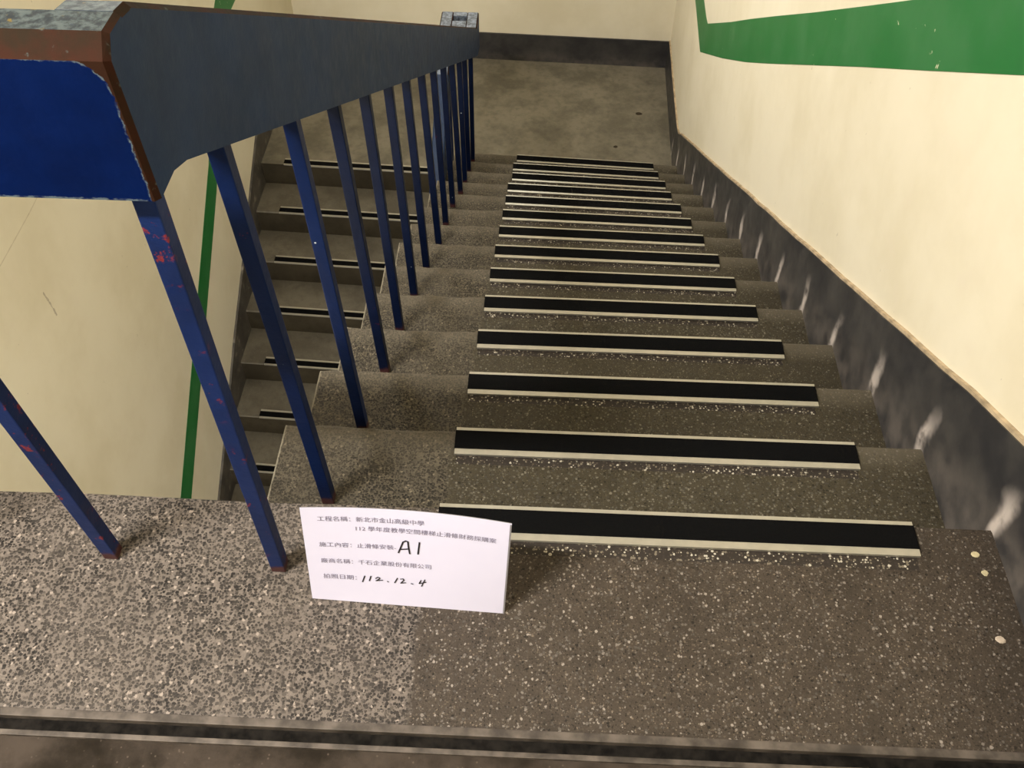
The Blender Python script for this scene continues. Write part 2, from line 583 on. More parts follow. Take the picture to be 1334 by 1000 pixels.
def glass():
    m = bpy.data.materials.new('frosted_pane')
    m.use_nodes = True
    t = m.node_tree
    b = t.nodes['Principled BSDF']
    b.inputs['Base Color'].default_value = (0.85, 0.88, 0.88, 1)
    b.inputs['Transmission Weight'].default_value = 1.0
    b.inputs['Roughness'].default_value = 0.45
    b.inputs['IOR'].default_value = 1.02
    return m


M['glass'] = glass()


def struct(o, label):
    o['kind'] = 'structure'
    o['label'] = label
    return o


# ================================================================== STRUCTURE
YF = -2.7          # corridor's far side, behind the camera
XE = 3.0           # corridor end, right
XO = -4.6          # corridor end, left
# top landing: terrazzo band along the stair head
YT = -0.384


# worn grooves behind the strips, between these x
gx0, gx1 = -0.150, 0.668


def slab_with_groove(k, xl, xr, yb_fn, yf_fn, z, zbot_b, zbot_f, nseg_edge=None, ragged_amp=0.0, g0=0.060, g1=0.088, gd=0.0025):
    """a tread: top surface with a shallow worn groove behind the strip, riser and sloped underside"""
    rnd = random.Random(100 + k)
    xs = [xl]
    n = 10
    xs += [xl + (gx0 - xl) * i / n for i in range(1, n)]
    xs += [gx0] + [gx0 + (gx1 - gx0) * i / 8 for i in range(1, 8)] + [gx1]
    xs += [xr]
    V, Fc = [], []
    cols = []
    for x in xs:
        yf = yf_fn(x) + (rnd.uniform(-ragged_amp, ragged_amp) if x < gx0 else 0)
        yb = yb_fn(x)
        cols.append([(x, yb, z), (x, yf_fn(x) - g1, z), (x, yf_fn(x) - g0, z), (x, yf - 0.008, z), (x, yf - 0.002, z - 0.002), (x, yf, z - 0.008), (x, yf, zbot_f), (x, yb, zbot_b)])
    for c in cols:
        V += c
    m = 8
    for i in range(len(xs) - 1):
        for j in range(m):
            a, b = i * m + j, i * m + (j + 1) % m
            in_g = (j == 1 and xs[i] >= gx0 - 1e-6 and xs[i + 1] <= gx1 + 1e-6)
            if in_g:
                continue
            Fc.append((a, b, b + m, a + m))
    # groove: drop floor
    i0 = xs.index(gx0); i1 = xs.index(gx1)
    gb = []
    for i in range(i0, i1 + 1):
        p1, p2 = cols[i][1], cols[i][2]
        gb.append((len(V), len(V) + 1))
        V += [(p1[0], p1[1], z - gd), (p2[0], p2[1], z - gd)]
    for q, i in enumerate(range(i0, i1)):
        Fc.append((i * m + 1, gb[q][0], gb[q + 1][0], (i + 1) * m + 1))
        Fc.append((i * m + 2, (i + 1) * m + 2, gb[q + 1][1], gb[q][1]))
        Fc.append((gb[q][0], gb[q][1], gb[q + 1][1], gb[q + 1][0]))
    Fc.append((i0 * m + 1, i0 * m + 2, gb[0][1], gb[0][0]))
    Fc.append((i1 * m + 1, gb[-1][0], gb[-1][1], i1 * m + 2))
    Fc.append(tuple(range(m))[::-1])
    e = (len(xs) - 1) * m
    Fc.append(tuple(range(e, e + m)))
    # the groove's own polished floor, as its own piece
    gp = []
    for i in range(i0, i1 + 1):
        p1, p2 = cols[i][1], cols[i][2]
        gp += [(p1[0], p1[1] + 0.0006, z - gd + 0.0008), (p2[0], p2[1] - 0.0006, z - gd + 0.0008)]
    gf = [(2 * i, 2 * i + 1, 2 * i + 3, 2 * i + 2) for i in range(i1 - i0)]
    return V, Fc, gp, gf


V, Fc, gp, gf = slab_with_groove(0, XLW, XW - SK, lambda x: YT, lambda x: 0.0, 0.0, -0.27, -0.27, ragged_amp=0.003)
floor = struct(mk('floor', V, Fc, M['terrazzo_landing'], origin=(0, -0.2, 0)), 'terrazzo floor of the top landing, coarse pebbles on the railing side')
mk('polished_band', gp, gf, M['groove'], floor, origin=(0, -0.06, 0))

# corridor floor beyond the threshold channel
fl2 = struct(mk('floor', *box(XO, XE, YF, -0.424, -0.27, -0.004), M['corridor'], origin=(0, -1.5, 0)), 'dirty brown cement floor of the corridor')
# threshold channel: two aluminium edges and a dark groove
tr = struct(thing('trim_1', (0, -0.40, 0)), 'aluminium threshold channel along the edge of the terrazzo landing')
mk('channel_edge', *box(XLW, XW - SK, -0.3965, YT, -0.02, 0.0035), M['alu_dull'], tr, (0, -0.39, 0), bevel=0.0012)
mk('channel_groove', *box(XLW, XW - SK, -0.416, -0.3965, -0.03, -0.010), M['groove_dark'], tr, (0, -0.41, 0))
mk('channel_edge', *box(XLW, XW - SK, -0.424, -0.416, -0.02, 0.002), M['alu_dull'], tr, (0, -0.42, 0), bevel=0.001)

# half landing
zl = ZL
hl = [(XS, nose_y(13, XS)), (XW - SK, nose_y(13, XW)), (0.835, 3.9), (0.862 - SK, back_y(0.86)), (XLW + SK, back_y(XLW)), (XLW + SK, lnose_y(0, XLW)), (XS, lnose_y(0, XS))]
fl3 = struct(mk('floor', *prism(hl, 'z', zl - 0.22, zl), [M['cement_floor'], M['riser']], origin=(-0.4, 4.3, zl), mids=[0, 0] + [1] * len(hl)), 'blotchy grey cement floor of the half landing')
# storey below
fl4 = struct(mk('floor', *box(XO, XE, -1.2, 5.2, ZB - 0.2, ZB), M['corridor'], origin=(0, 2, ZB)), 'cement floor at the foot of the lower flight')

# ------------------------------------------------------------------ walls


def wall_right():
    xs = [(YF, XW), (3.6, XW), (4.0, XW + 0.012), (back_y(0.87) + 0.1, 0.864)]
    V, Fc = [], []
    for (y, x) in xs:
        V += [(x, y, ZB), (x, y, CEIL), (x + 0.18, y, CEIL), (x + 0.18, y, ZB)]
    for i in range(len(xs) - 1):
        for j in range(4):
            a, b = i * 4 + j, i * 4 + (j + 1) % 4
            Fc.append((a, b, b + 4, a + 4))
    Fc += [(0, 3, 2, 1), (len(V) - 4, len(V) - 3, len(V) - 2, len(V) - 1)]
    return V, Fc


wr = struct(mk('wall_right', *wall_right(), M['wall'], origin=(XW, 1, 0)), 'cream painted wall beside the upper flight')
wl = struct(mk('wall_left', *box(XLW - 0.2, XLW, 0.0, 5.3, ZB, CEIL), M['wall_left'], origin=(XLW, 2, 0)), 'cream painted wall beside the lower flight')


def wx(y):      # right wall face at y
    pts = [(YF, XW), (3.6, XW), (4.0, XW + 0.012), (back_y(0.87) + 0.1, 0.864)]
    for (a, xa), (b, xb) in zip(pts, pts[1:]):
        if y <= b:
            return xa + (xb - xa) * (y - a) / (b - a)
    return pts[-1][1]


# back wall with a window opening high above the half landing
WX0, WX1, WZ0, WZ1 = -1.15, 0.25, -0.35, 0.95


def bw(x0, x1, z0, z1):
    b = [(x0, back_y(x0), z0), (x1, back_y(x1), z0), (x1, back_y(x1) + 0.18, z0), (x0, back_y(x0) + 0.18, z0)]
    return hexa(b, [(p[0], p[1], z1) for p in b])


wb = struct(mk('wall_back', *join(bw(XLW - 0.1, 1.04, ZB, WZ0), bw(XLW - 0.1, 1.04, WZ1, CEIL), bw(XLW - 0.1, WX0, WZ0, WZ1), bw(WX1, 1.04, WZ0, WZ1)),
               M['wall'], origin=(0, 5, 0)), 'cream painted end wall of the half landing')
win = struct(thing('window_1', ((WX0 + WX1) / 2, back_y(-0.45), WZ0)), 'frosted window high in the end wall of the half landing')


def wbar(x0, x1, z0, z1, d0=0.06, d1=0.11):
    b = [(x0, back_y(x0) + d0, z0), (x1, back_y(x1) + d0, z0), (x1, back_y(x1) + d1, z0), (x0, back_y(x0) + d1, z0)]
    return hexa(b, [(p[0], p[1], z1) for p in b])


wc = (WX0 + WX1) / 2
mk('window_frame', *join(wbar(WX0, WX1, WZ0, WZ0 + 0.05), wbar(WX0, WX1, WZ1 - 0.05, WZ1), wbar(WX0, WX0 + 0.05, WZ0 + 0.05, WZ1 - 0.05),
                         wbar(WX1 - 0.05, WX1, WZ0 + 0.05, WZ1 - 0.05), wbar(wc - 0.03, wc + 0.03, WZ0 + 0.05, WZ1 - 0.05)), M['window_frame'], win, (wc, 5, WZ0))
for a, b in ((WX0 + 0.05, wc - 0.03), (wc + 0.03, WX1 - 0.05)):
    mk('pane', *wbar(a, b, WZ0 + 0.05, WZ1 - 0.05, 0.08, 0.086), M['glass'], win, (a, 5, WZ0))

# corridor walls behind the camera, and ceiling
struct(mk('wall_front', *box(XO, XE, YF - 0.15, YF, -0.3, CEIL), M['wall'], origin=(0, YF, 0)), 'cream corridor wall facing the stair head')
struct(mk('wall_corridor_left', *box(XO - 0.15, XO, YF, 0.15, -0.3, CEIL), M['wall'], origin=(XO, -1, 0)), 'cream wall closing the corridor beyond the railing')
struct(mk('wall_corridor_side', *box(XO, XLW - 0.2, 0.0, 0.15, -0.3, CEIL), M['wall'], origin=(-3, 0, 0)), 'cream corridor wall beside the stairwell')
struct(mk('ceiling', *box(XO, 1.05, YF, 5.3, CEIL, CEIL + 0.15), M['white_ceiling'], origin=(0, 1, CEIL)), 'white painted ceiling over the stairwell')


# ------------------------------------------------------------------ green stripes
def ribbon_on_right(pts_lo, pts_hi, th=0.0015):
    V, Fc = [], []
    for lo, hi in zip(pts_lo, pts_hi):
        for (y, z), e in ((lo, 0), (hi, 0), (hi, 1), (lo, 1)):
            V.append((wx(y) - (th if e == 0 else -0.002), y, z))
    n = len(pts_lo)
    for i in range(n - 1):
        for j in range(4):
            a, b = i * 4 + j, i * 4 + (j + 1) % 4
            Fc.append((a, b, b + 4, a + 4))
    Fc += [(0, 3, 2, 1), (4 * n - 4, 4 * n - 3, 4 * n - 2, 4 * n - 1)]
    return V, Fc


lo = [(4.93, -1.165), (4.05, -1.165), (4.0, -1.165), (3.62, -1.183), (3.58, -1.185), (3.013, -0.885), (2.557, -0.632), (2.206, -0.428), (1.76, -0.165), (1.319, 0.095), (0.966, 0.300), (0.578, 0.527), (0.0, 0.86), (-0.5, 0.86), (-2.6, 0.86)]
hi = [(4.93, -0.998), (4.05, -0.998), (4.0, -0.998), (3.60, -0.996), (3.52, -0.994), (2.98, -0.690), (2.62, -0.480), (2.2585, -0.273), (1.83, -0.030), (1.40, 0.218), (1.10, 0.392), (0.66, 0.648), (0.08, 0.985), (-0.5, 1.02), (-2.6, 1.02)]
mk('painted_stripe', *ribbon_on_right(lo, hi), M['green'], wr, (XW, 1, 0))
# left wall: stripe follows the lower flight
ll, lh = [], []
for y, z0, z1 in ((5.03, -1.165, -1.0), (3.70, -1.18, -1.012), (3.55, -1.25, -1.08)):
    ll.append((y, z0)); lh.append((y, z1))
for y in (3.0, 2.5, 2.0, 1.5, 1.0, 0.5, 0.05):
    z0 = -1.722 + (y - 3.03) * 0.6335
    ll.append((y, z0)); lh.append((y, z0 + 0.170))


def ribbon_on_left(pl, ph):
    V, Fc = [], []
    for a, b in zip(pl, ph):
        V += [(XLW + 0.0015, a[0], a[1]), (XLW + 0.0015, b[0], b[1]), (XLW - 0.002, b[0], b[1]), (XLW - 0.002, a[0], a[1])]
    n = len(pl)
    for i in range(n - 1):
        for j in range(4):
            a, b = i * 4 + j, i * 4 + (j + 1) % 4
            Fc.append((a, b, b + 4, a + 4))
    Fc += [(0, 3, 2, 1), (4 * n - 4, 4 * n - 3, 4 * n - 2, 4 * n - 1)]
    return V, Fc


mk('painted_stripe', *ribbon_on_left(ll, lh), M['green'], wl, (XLW, 2, 0))

# ------------------------------------------------------------------ skirtings
top_r = [(YF + 0.3, 0.20), (-0.02, 0.205), (0.25, 0.072)]
rnd = random.Random(11)
for i in range(1, 36):
    y = 0.25 + i * 0.1
    if y < 3.74:
        top_r.append((y, 0.203 - SL * y - 0.006 * y / 3.7 + rnd.uniform(-0.0025, 0.0025)))
top_r += [(3.80, -1.845), (3.90, -1.872), (4.1, -1.885), (4.5, -1.895), (back_y(0.86), -1.900)]


def skirt_right_mesh(dz0, dz1, x_in, x_out):
    V, Fc = [], []
    for (y, z) in top_r:
        V += [(wx(y) - x_in, y, z + dz0), (wx(y) - x_in, y, z + dz1), (wx(y) + x_out, y, z + dz1), (wx(y) + x_out, y, z + dz0)]
    n = len(top_r)
    for i in range(n - 1):
        for j in range(4):
            a, b = i * 4 + j, i * 4 + (j + 1) % 4
            Fc.append((a, b, b + 4, a + 4))
    Fc += [(0, 3, 2, 1), (4 * n - 4, 4 * n - 3, 4 * n - 2, 4 * n - 1)]
    return V, Fc


br = struct(mk('baseboard_right', *skirt_right_mesh(-0.48, 0.0, SK, 0.001), M['skirt_right'], origin=(XW, 1.5, 0)), 'dark painted skirting stepping down the wall of the upper flight, worn pale and shine-painted at each step')
mk('plaster_ledge', *skirt_right_mesh(0.0, 0.008, SK - 0.003, 0.001), M['plaster_edge'], br, (XW, 1.5, 0))


def bb(x0, x1, z0, z1, d):
    b = [(x0, back_y(x0) - d, z0), (x1, back_y(x1) - d, z0), (x1, back_y(x1), z0), (x0, back_y(x0), z0)]
    return hexa(b, [(p[0], p[1], z1) for p in b])


struct(mk('baseboard_back', *bb(XLW + SK, 0.862 - SK, ZL, ZL + 0.195, SK), M['skirt'], origin=(0, 4.95, ZL)), 'black painted skirting along the end wall of the half landing')
tl = [(back_y(XLW), -1.91), (4.0, -1.90), (3.80, -1.905), (3.5, -2.06), (3.19, -2.235), (2.6256, -2.515), (2.2467, -2.735), (1.84, -2.955)]
tl += [(1.84 - i * 0.2, -2.955 - i * 0.2 * SL) for i in range(1, 8)]


def skirt_left_mesh():
    V, Fc = [], []
    for (y, z) in tl:
        V += [(XLW + SK, y, z - 0.42), (XLW + SK, y, z), (XLW - 0.001, y, z), (XLW - 0.001, y, z - 0.42)]
    n = len(tl)
    for i in range(n - 1):
        for j in range(4):
            a, b = i * 4 + j, i * 4 + (j + 1) % 4
            Fc.append((a, b, b + 4, a + 4))
    Fc += [(0, 3, 2, 1), (4 * n - 4, 4 * n - 3, 4 * n - 2, 4 * n - 1)]
    return V, Fc


struct(mk('baseboard_left', *skirt_left_mesh(), M['skirt_left'], origin=(XLW, 2.5, ZL)), 'scuffed grey skirting stepping down the wall of the lower flight')

# ================================================================== STAIRCASES
st = tag(thing('staircase', (0.15, 1.8, ZL)), 'grey-brown terrazzo staircase running down from the top landing to the half landing', 'staircase')
for k in range(1, NS):
    z = -k * R
    V, Fc, gp, gf = slab_with_groove(k, XS, XW - SK, lambda x: nose_y(k - 1, x), lambda x: nose_y(k, x), z, z - 0.13, z - R - 0.13, ragged_amp=0.0035, g1=0.084)
    s = mk('step', V, Fc, M['terrazzo_step'], st, origin=(0.15, k * T, z))
    mk('polished_band', gp, gf, M['groove'], s, origin=(0.15, k * T, z))

LX1 = -0.527          # open edge of the lower flight
st2 = tag(thing('staircase', (-1.1, 2.0, ZB)), 'dim cement staircase running down from the half landing beyond the blue bars', 'staircase')
for m in range(1, 13):
    z = ZL - m * R
    V = []
    for x in (XLW + SK, LX1):
        yf, yb = lnose_y(m, x), lnose_y(m - 1, x)
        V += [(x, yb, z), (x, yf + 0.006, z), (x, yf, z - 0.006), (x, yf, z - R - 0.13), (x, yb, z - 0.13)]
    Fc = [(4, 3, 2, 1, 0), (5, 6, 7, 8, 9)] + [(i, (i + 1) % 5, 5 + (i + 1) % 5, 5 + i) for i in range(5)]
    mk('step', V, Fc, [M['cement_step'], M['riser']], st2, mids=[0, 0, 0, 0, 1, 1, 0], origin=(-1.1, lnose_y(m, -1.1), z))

# ================================================================== ANTI-SLIP STRIPS
ORD = ['', 'first', 'second', 'third', 'fourth', 'fifth', 'sixth', 'seventh', 'eighth', 'ninth', 'tenth', 'eleventh', 'twelfth', 'thirteenth', 'fourteenth']
SXL = [-.155, -.154, -.152, -.152, -.153, -.154, -.154, -.154, -.154, -.154, -.157, -.145, -.151, -.139]
SXR = [.674, .673, .677, .674, .672, .668, .669, .665, .662, .661, .657, .666, .665, .672]


def strip(ends, yfun, z, direction, w, label, group):
    """aluminium carrier with a black grit insert; direction +1: nosing faces +y"""
    xl, xr = ends
    root = thing('anti_slip_strip', ((xl + xr) / 2, yfun((xl + xr) / 2) - direction * w / 2, z))
    tag(root, label, 'stair strip', group)

    def bar(d0, d1, z0, z1, e=0.0):
        b = []
        for x, d in ((xl + e, d1), (xr - e, d1), (xr - e, d0), (xl + e, d0)):
            b.append((x, yfun(x) - direction * d, z + z0))
        return hexa(b, [(p[0], p[1], z + z1) for p in b])
    org = ((xl + xr) / 2, yfun((xl + xr) / 2), z)
    th = 0.0055
    # carrier: front lip over the nosing, base plate, raised rear edge
    lip = bar(-0.0035, 0.004, -0.004, th)
    base = bar(0.004, w - 0.0135, 0.0, 0.002)
    rear = bar(w - 0.0135, w, 0.0, th)
    mk('aluminium_carrier', *join(lip, base, rear), M['alu'], root, org)
    mk('grit_insert', *bar(0.0045, w - 0.0138, 0.002, th + 0.0012, -0.001), M['grit'], root, org)
    return root


for k in range(NS):
    lab = ('black anti-slip strip with aluminium edges along the top landing edge, behind the paper sign' if k == 0 else
           'black anti-slip strip on the %s terrazzo step below the top landing' % ORD[k])
    if k == NS - 1:
        lab = 'black anti-slip strip on the last terrazzo step above the half landing'
    strip((SXL[k], SXR[k]), lambda x, k=k: nose_y(k, x) + 0.001, -k * R, 1, 0.064, lab, 'anti-slip strips on the upper flight')
for m in range(0, 9):
    lab = ('black anti-slip strip along the half landing edge, above the lower flight' if m == 0 else
           'black anti-slip strip on the %s cement step below the half landing' % ORD[m])
    strip((-1.587, -0.566), lambda x, m=m: lnose_y(m, x), ZL - m * R, -1, 0.056, lab, 'anti-slip strips on the lower flight')

# ================================================================== RAILING
rail = tag(thing('stair_railing', (-0.395, -0.13, 0)), 'chipped blue railing with a deep box handrail and square bars', 'railing')
XR0, XR1 = -0.424, -0.362


def zt(y): return 0.922 - 0.5605 * y
def zb(y): return 0.7535 - 0.559 * y


# level handrail across the stairwell, chamfered and worn along its edges
prof = [(-0.176, 0.8185), (-0.176, 0.9655), (-0.160, 0.984), (-0.1285, 0.984), (-0.128, 0.983), (-0.128, 0.8185)]
n = len(prof)
cx0, cx1, cx2 = XLW, -0.367, -0.362
cy, cz = -0.140, 0.90
V = [(cx0, y, z) for y, z in prof] + [(cx1, y, z) for y, z in prof]
inner = [(cy + (y - cy) * 0.80, cz + (z - cz) * 0.93) for y, z in prof]
inner = [(-0.1705, 0.8185), (-0.1705, 0.963), (-0.157, 0.980), (-0.1285, 0.980), (-0.128, 0.979), (-0.128, 0.8185)]
V += [(cx2, y, z) for y, z in inner]
Fc, mids = [], []
slot = [0, 2, 1, 2, 0, 0]   # front, chamfer, top, chamfer, back, bottom
for i in range(n):
    j = (i + 1) % n
    Fc.append((i, j, n + j, n + i)); mids.append(slot[i])
    Fc.append((n + i, n + j, 2 * n + j, 2 * n + i)); mids.append(2 if i != 5 else 0)
Fc.append(tuple(range(2 * n, 3 * n))); mids.append(3)
Fc.append(tuple(range(n))[::-1]); mids.append(0)
h1 = mk('handrail', V, Fc, [M['rail_blue'], M['rail_top'], M['edge'], M['rail_side']], rail, (XR1, -0.14, 0.9), mids)
h1['label'] = 'level blue handrail with rust-brown worn edges'

# long sloping handrail down the upper flight, levelled at its foot
def sloped(profile_top, profile_bot, x0, x1, c=0.006):
    """box rail following two side profiles, top edges chamfered"""
    V, Fc, mids = [], [], []
    for (yt, zt_), (yb, zb_) in zip(profile_top, profile_bot):
        V += [(x0, yb, zb_), (x0, yt, zt_ - c), (x0 + c, yt, zt_), (x1 - c, yt, zt_), (x1, yt, zt_ - c), (x1, yb, zb_)]
    m = len(profile_top)
    sl = [0, 2, 1, 2, 0, 0]
    for i in range(m - 1):
        for j in range(6):
            a, b = i * 6 + j, i * 6 + (j + 1) % 6
            Fc.append((a, b, b + 6, a + 6)); mids.append(sl[j])
    Fc.append(tuple(range(6))[::-1]); mids.append(0)
    Fc.append(tuple(range(6 * m - 6, 6 * m))); mids.append(0)
    return V, Fc, mids


YE = 3.82                       # foot of the rail, levelled off over the half landing
ZU = zt(3.66)
ptop, pbot = [(-0.128, 0.984)], [(-0.128, 0.8185)]
ptop.append((-0.104, zt(-0.104))); pbot.append((-0.094, zb(-0.094)))
ptop.append((-0.085, zt(-0.085))); pbot.append((-0.085, zb(-0.085)))
for i in range(1, 20):
    y = -0.085 + (3.66 + 0.085) * i / 19
    ptop.append((y, zt(y))); pbot.append((y, zb(y)))
ptop.append((YE, ZU)); pbot.append((YE, zb(3.74)))
V, Fc, mids = sloped(ptop, pbot, XR0, XR1)
h2 = mk('handrail', V, Fc, [M['rail_side'], M['rim'], M['edge'], M['rail_top']], rail, (XR1, 1.9, 0), [3 if (mi == 1 and i < 114) else mi for i, mi in enumerate(mids)])
h2['label'] = 'sloping slate-blue handrail along the upper flight'
# return at the foot of the flight: a flat frame with a slot between the two rails
ZUB = zb(3.74)
LX0, LXR = -0.563, -0.497
for ya, yb_ in ((3.78, YE), (3.63, 3.725)):
    mk('handrail_return', *box(LXR, XR0, ya, yb_, ZU - 0.03, ZU), M['rim'], rail, (-0.46, ya, ZU))
ptop, pbot = [(YE, ZU)], [(YE, ZUB)]
ptop.append((3.62, ZU)); pbot.append((3.62, ZUB))
for i in range(1, 16):
    y = 3.62 - 3.2 * i / 15
    ptop.append((y, ZU - 0.585 * (3.62 - y))); pbot.append((y, ZUB - 0.585 * (3.62 - y)))
V, Fc, mids = sloped(ptop, pbot, LX0, LXR)
h3 = mk('handrail', V, Fc, [M['rail_side'], M['rim'], M['edge'], M['lower_rail']], rail, (LX0, 2.2, ZU), [3 if i > 11 else mi for i, mi in enumerate(mids)])

BW = 0.0118


def bar(p0, p1, mat, rot=0.0, hw=BW):
    b, t = [], []
    for sx, sy in ((-1, -1), (1, -1), (1, 1), (-1, 1)):
        dx = (sx * math.cos(rot) - sy * math.sin(rot)) * hw
        dy = (sx * math.sin(rot) + sy * math.cos(rot)) * hw
        b.append((p0[0] + dx, p0[1] + dy, p0[2]))
        t.append((p1[0] + dx, p1[1] + dy, p1[2]))
    v, f = hexa(b, t)
    return mk('baluster', v, f, mat, rail, origin=p0, bevel=0.0018, segs=2)


# along the landing (the far ones run on to the left wall)
for i, x in enumerate((-0.414, -0.702, -0.990, -1.278, -1.566)):
    y0 = -0.128 if i == 0 else -0.117
    bar((x, y0, 0.0), ((-0.386 if i == 0 else x + 0.006), -0.151, 0.8190), M['bar_chipped'])
# one bar per step, each leaning a little as set
BOT = {1: (-0.392, 0.100), 2: (-0.385, 0.388), 3: (-0.389, 0.6895), 4: (-0.398, 0.9755), 5: (-0.399, 1.2674), 6: (-0.397, 1.5514), 7: (-0.3885, 1.8476),
       8: (-0.3956, 2.1522), 9: (-0.398, 2.4577), 10: (-0.390, 2.7413), 11: (-0.393, 3.0185), 12: (-0.3976, 3.2998), 13: (-0.400, 3.600)}
TOP = {1: 0.0665, 2: 0.3653, 3: 0.6338, 4: 0.9121, 5: 1.1956, 6: 1.4697, 7: 1.7737, 8: 2.0692, 9: 2.3689, 10: 2.6739, 11: 2.9863, 12: 3.2516, 13: 3.6009}
for k in range(1, NS):
    x, y = BOT[k]
    yt = TOP[k]
    bar((x, y, -k * R), (-0.395, yt, zb(yt) + 0.008), M['bar_mid'] if k < 3 else M['bar'])
for m in range(0, 12):
    y = lnose_y(m, -0.54) + 0.10
    bar((-0.545, y, ZL - m * R), (-0.540, y, ZUB - 0.585 * max(0, 3.62 - y) + 0.008), M['bar'])

# ================================================================== PAPER SIGN
PW, PH = 0.3178, 0.2234
BLc, BRc = Vector((-0.3488, -0.1845, 0.0)), Vector((-0.0313, -0.1973, 0.0))
TLc, TRc = Vector((-0.3392, -0.1459, 0.2198)), Vector((-0.0218, -0.1588, 0.2196))
ux = (BRc - BLc).normalized()
upv = ((TLc + TRc) / 2 - (BLc + BRc) / 2)
upn = upv.normalized()
nrm = ux.cross(upn).normalized()       # towards the camera
if nrm.y > 0:
    nrm = -nrm


def sheet(u, v, off=0.0):
    p = BLc.lerp(BRc, u).lerp(TLc.lerp(TRc, u), v)
    bow = 0.010 * (1 - (2 * u - 1) ** 2) * v       # slight bow, rounder towards the top
    return p - nrm * bow + nrm * off


sg = tag(thing('paper_sign', (-0.19, -0.19, 0)), 'white A4 paper sign with Chinese print and handwriting, standing on the landing', 'sign')
NU, NV = 24, 8
V, Fc, mids = [], [], []
for side in (0.0, -0.0012):
    for j in range(NV + 1):
        for i in range(NU + 1):
            V.append(sheet(i / NU, j / NV, side))
q = (NU + 1) * (NV + 1)
for j in range(NV):
    for i in range(NU):
        a = j * (NU + 1) + i
        Fc.append((a, a + 1, a + NU + 2, a + NU + 1)); mids.append(0)
        Fc.append((q + a, q + a + NU + 1, q + a + NU + 2, q + a + 1)); mids.append(0)
ring = [i for i in range(NU)] + [NU + j * (NU + 1) for j in range(NV)] + [NV * (NU + 1) + NU - i for i in range(NU)] + [(NV - j) * (NU + 1) for j in range(NV)]
for a, b in zip(ring, ring[1:] + ring[:1]):
    Fc.append((a, q + a, q + b, b)); mids.append(1)
mk('sheet', V, Fc, [M['paper'], M['paper_edge']], sg, (-0.19, -0.19, 0), mids, smooth=False)
# thin dark sleeve edge down the right side
V = []
for j in range(9):
    for u, o in ((0.992, 0.0006), (1.0, 0.0006)):
        V.append(sheet(u, j / 8 * 0.99, o))
Fc = [(2 * j, 2 * j + 1, 2 * j + 3, 2 * j + 2) for j in range(8)]
mk('sleeve_edge', V, Fc, M['paper_edge'], sg, (-0.19, -0.19, 0))

LINES = [('工程名稱：新北市金山高級中學', 0.0757, 0.5848, 0.893), ('112 學年度教學空間樓梯止滑條財務採購案', 0.255, 0.9331, 0.803),
         ('施工內容：止滑條安裝-', 0.0712, 0.447, 0.628), ('廠商名稱：千石企業股份有限公司', 0.0705, 0.6197, 0.455), ('拍照日期：', 0.0728, 0.2419, 0.281)]
for txt, u0, u1, v in LINES:
    c = bpy.data.curves.new('line_of_print', 'FONT')
    c.body = txt
    c.size = 1.0
    c.resolution_u = 2
    tmp = bpy.data.objects.new('tmp_text', c)
    col.objects.link(tmp)
    dg = bpy.context.evaluated_depsgraph_get()
    dg.update()
    me = bpy.data.meshes.new_from_object(tmp.evaluated_get(dg))
    bpy.data.objects.remove(tmp)
    bpy.data.curves.remove(c)
    if not me.vertices:
        continue
    x0 = min(p.co.x for p in me.vertices); x1 = max(p.co.x for p in me.vertices)
    y0 = min(p.co.y for p in me.vertices); y1 = max(p.co.y for p in me.vertices)
    sc = (u1 - u0) / (x1 - x0)
    vs_ = [(u0 + (p.co.x - x0) * sc, v + (p.co.y - (y0 + y1) / 2) * sc * PW / PH) for p in me.vertices]
    fs = [tuple(p.vertices) for p in me.polygons]
    bpy.data.meshes.remove(me)
    mk('line_of_print', [sheet(a, b, 0.0007) for a, b in vs_], fs, M['print'], sg, (-0.19, -0.19, 0))

STROKES = [[(0.482, 0.6916), (0.4584, 0.5799)], [(0.482, 0.6916), (0.4949, 0.7048), (0.5057, 0.6992), (0.5082, 0.6444), (0.5139, 0.5781)],
           [(0.472, 0.6159), (0.5079, 0.6258)], [(0.562, 0.6995), (0.5548, 0.5814)],
           [(0.2844, 0.3069), (0.271, 0.2401)], [(0.3155, 0.3086), (0.3065, 0.2567)],
           [(0.3387, 0.2868), (0.3507, 0.303), (0.3611, 0.2949), (0.3544, 0.2796), (0.3405, 0.263), (0.3746, 0.2733)], [(0.3982, 0.2635), (0.4043, 0.2586)],
           [(0.4497, 0.3071), (0.4352, 0.2542)], [(0.4654, 0.3), (0.4787, 0.3044), (0.4828, 0.2911), (0.4662, 0.2559), (0.4912, 0.2645)],
           [(0.5193, 0.2597), (0.5281, 0.2553)], [(0.5691, 0.303), (0.5599, 0.2672), (0.5944, 0.2876)], [(0.5884, 0.3125), (0.572, 0.2392)]]


def stroke_mesh(strokes, hw):
    V, Fc = [], []
    for s in strokes:
        pts = [Vector((a * PW, b * PH)) for a, b in s]
        for i, (p, r) in enumerate(zip(pts, pts[1:])):
            d = (r - p).normalized()
            nn = Vector((-d.y, d.x)) * hw
            e = d * hw * 0.7
            o = len(V)
            for w_ in (p - e + nn, p - e - nn, r + e - nn, r + e + nn):
                V.append(sheet(w_.x / PW, w_.y / PH, 0.0009 + 0.00002 * i))
            Fc.append((o, o + 1, o + 2, o + 3))
    return V, Fc


mk('handwritten_code', *stroke_mesh(STROKES[:4], 0.00125), M['ink'], sg, (-0.19, -0.19, 0))
mk('handwritten_date', *stroke_mesh(STROKES[4:], 0.00095), M['ink'], sg, (-0.19, -0.19, 0))

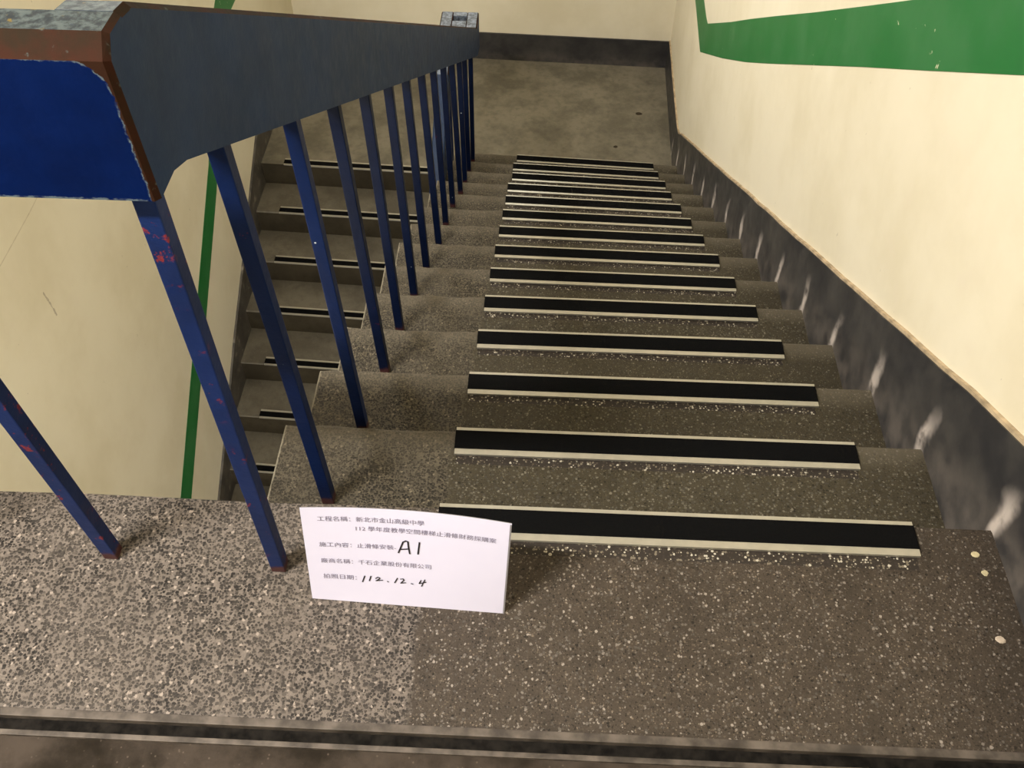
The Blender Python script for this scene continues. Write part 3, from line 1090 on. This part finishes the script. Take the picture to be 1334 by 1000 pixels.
# ================================================================== LITTER AND DROPS
def blob(name, c, rx, ry, h, mat, seed, label, cat, group=None, nrm_up=True):
    rnd = random.Random(seed)
    n_ = 10
    V = [(c[0], c[1], c[2] + h)]
    for q_ in (0.75, 1.0):
        for i in range(n_):
            a = 2 * math.pi * i / n_
            r_ = q_ * (1 + rnd.uniform(-0.15, 0.15))
            V.append((c[0] + rx * r_ * math.cos(a), c[1] + ry * r_ * math.sin(a), c[2] + (h * 0.8 if q_ < 1 else 0.0)))
    Fc = [(0, 1 + i, 1 + (i + 1) % n_) for i in range(n_)]
    Fc += [(1 + i, 11 + i, 11 + (i + 1) % n_, 1 + (i + 1) % n_) for i in range(n_)]
    Fc.append(tuple(range(11, 21))[::-1])
    return tag(mk(name, V, Fc, mat, origin=c), label, cat, group)


blob('paint_drip', (0.7768, -0.0869, 0), 0.006, 0.0055, 0.0012, M['crumb'], 1, 'small round pale paint drip on the landing near the skirting', 'paint drip')
blob('paint_drip', (0.7711, -0.0522, 0), 0.0072, 0.006, 0.0012, M['crumb'], 2, 'larger oval pale paint drip nearest the stair edge', 'paint drip')
blob('paper_flake', (0.767, -0.2062, 0), 0.008, 0.007, 0.002, M['flake'], 5, 'small pale flake lying on the landing beside the right wall', 'flake')
blob('dry_leaf', (0.6392, 4.3649, ZL), 0.022, 0.016, 0.004, M['leaf'], 3, 'dark bit of litter on the half landing, closer to the end wall', 'litter')
blob('dry_leaf', (0.476, 3.9955, ZL), 0.014, 0.012, 0.004, M['leaf'], 4, 'dark bit of litter on the half landing, just past the last step', 'litter')


# ================================================================== LAMPS
def tube_lamp(loc, length, watts, rotz, label):
    root = tag(thing('ceiling_lamp' if rotz is not None else 'wall_lamp', loc), label, 'lamp')
    if rotz is not None:
        root.rotation_euler = (0, 0, rotz)
    else:      # on the left wall, facing into the stairwell
        root.rotation_euler = (Matrix.Rotation(-math.pi / 2, 3, 'Y') @ Matrix.Rotation(math.pi / 2, 3, 'Z')).to_euler()
    L = length / 2

    def part(name, vf, mat):
        v, f = vf
        me = bpy.data.meshes.new(name)
        me.from_pydata([Vector(p) * S for p in v], [], f)
        me.materials.append(mat)
        o = bpy.data.objects.new(name, me)
        col.objects.link(o)
        o.parent = root
        return o
    part('housing', box(-L, L, -0.07, 0.07, -0.05, 0.0), M['lamp_body'])
    for yy in (-0.04, 0.04):
        ring_ = [(yy + 0.014 * math.cos(a * math.pi / 4), -0.07 + 0.014 * math.sin(a * math.pi / 4)) for a in range(8)]
        part('tube', prism(ring_, 'x', -L + 0.02, L - 0.02), M['tube'])
    ld = bpy.data.lights.new('tube_light', 'AREA')
    ld.shape = 'RECTANGLE'
    ld.size = length * S
    ld.size_y = 0.12 * S
    ld.energy = watts
    ld.color = (1.0, 0.965, 0.91)
    lo_ = bpy.data.objects.new('tube_light', ld)
    col.objects.link(lo_)
    lo_.parent = root
    lo_.location = (0, 0, -0.095 * S)


tube_lamp((-1.6, -1.05, CEIL), 1.2, LAMP_MAIN, 0.0, 'twin tube lamp on the ceiling over the top landing')
tube_lamp((XLW + 0.002, 3.2, 1.1), 1.2, LAMP_STAIR, None, 'twin tube lamp mounted high on the wall over the lower flight')
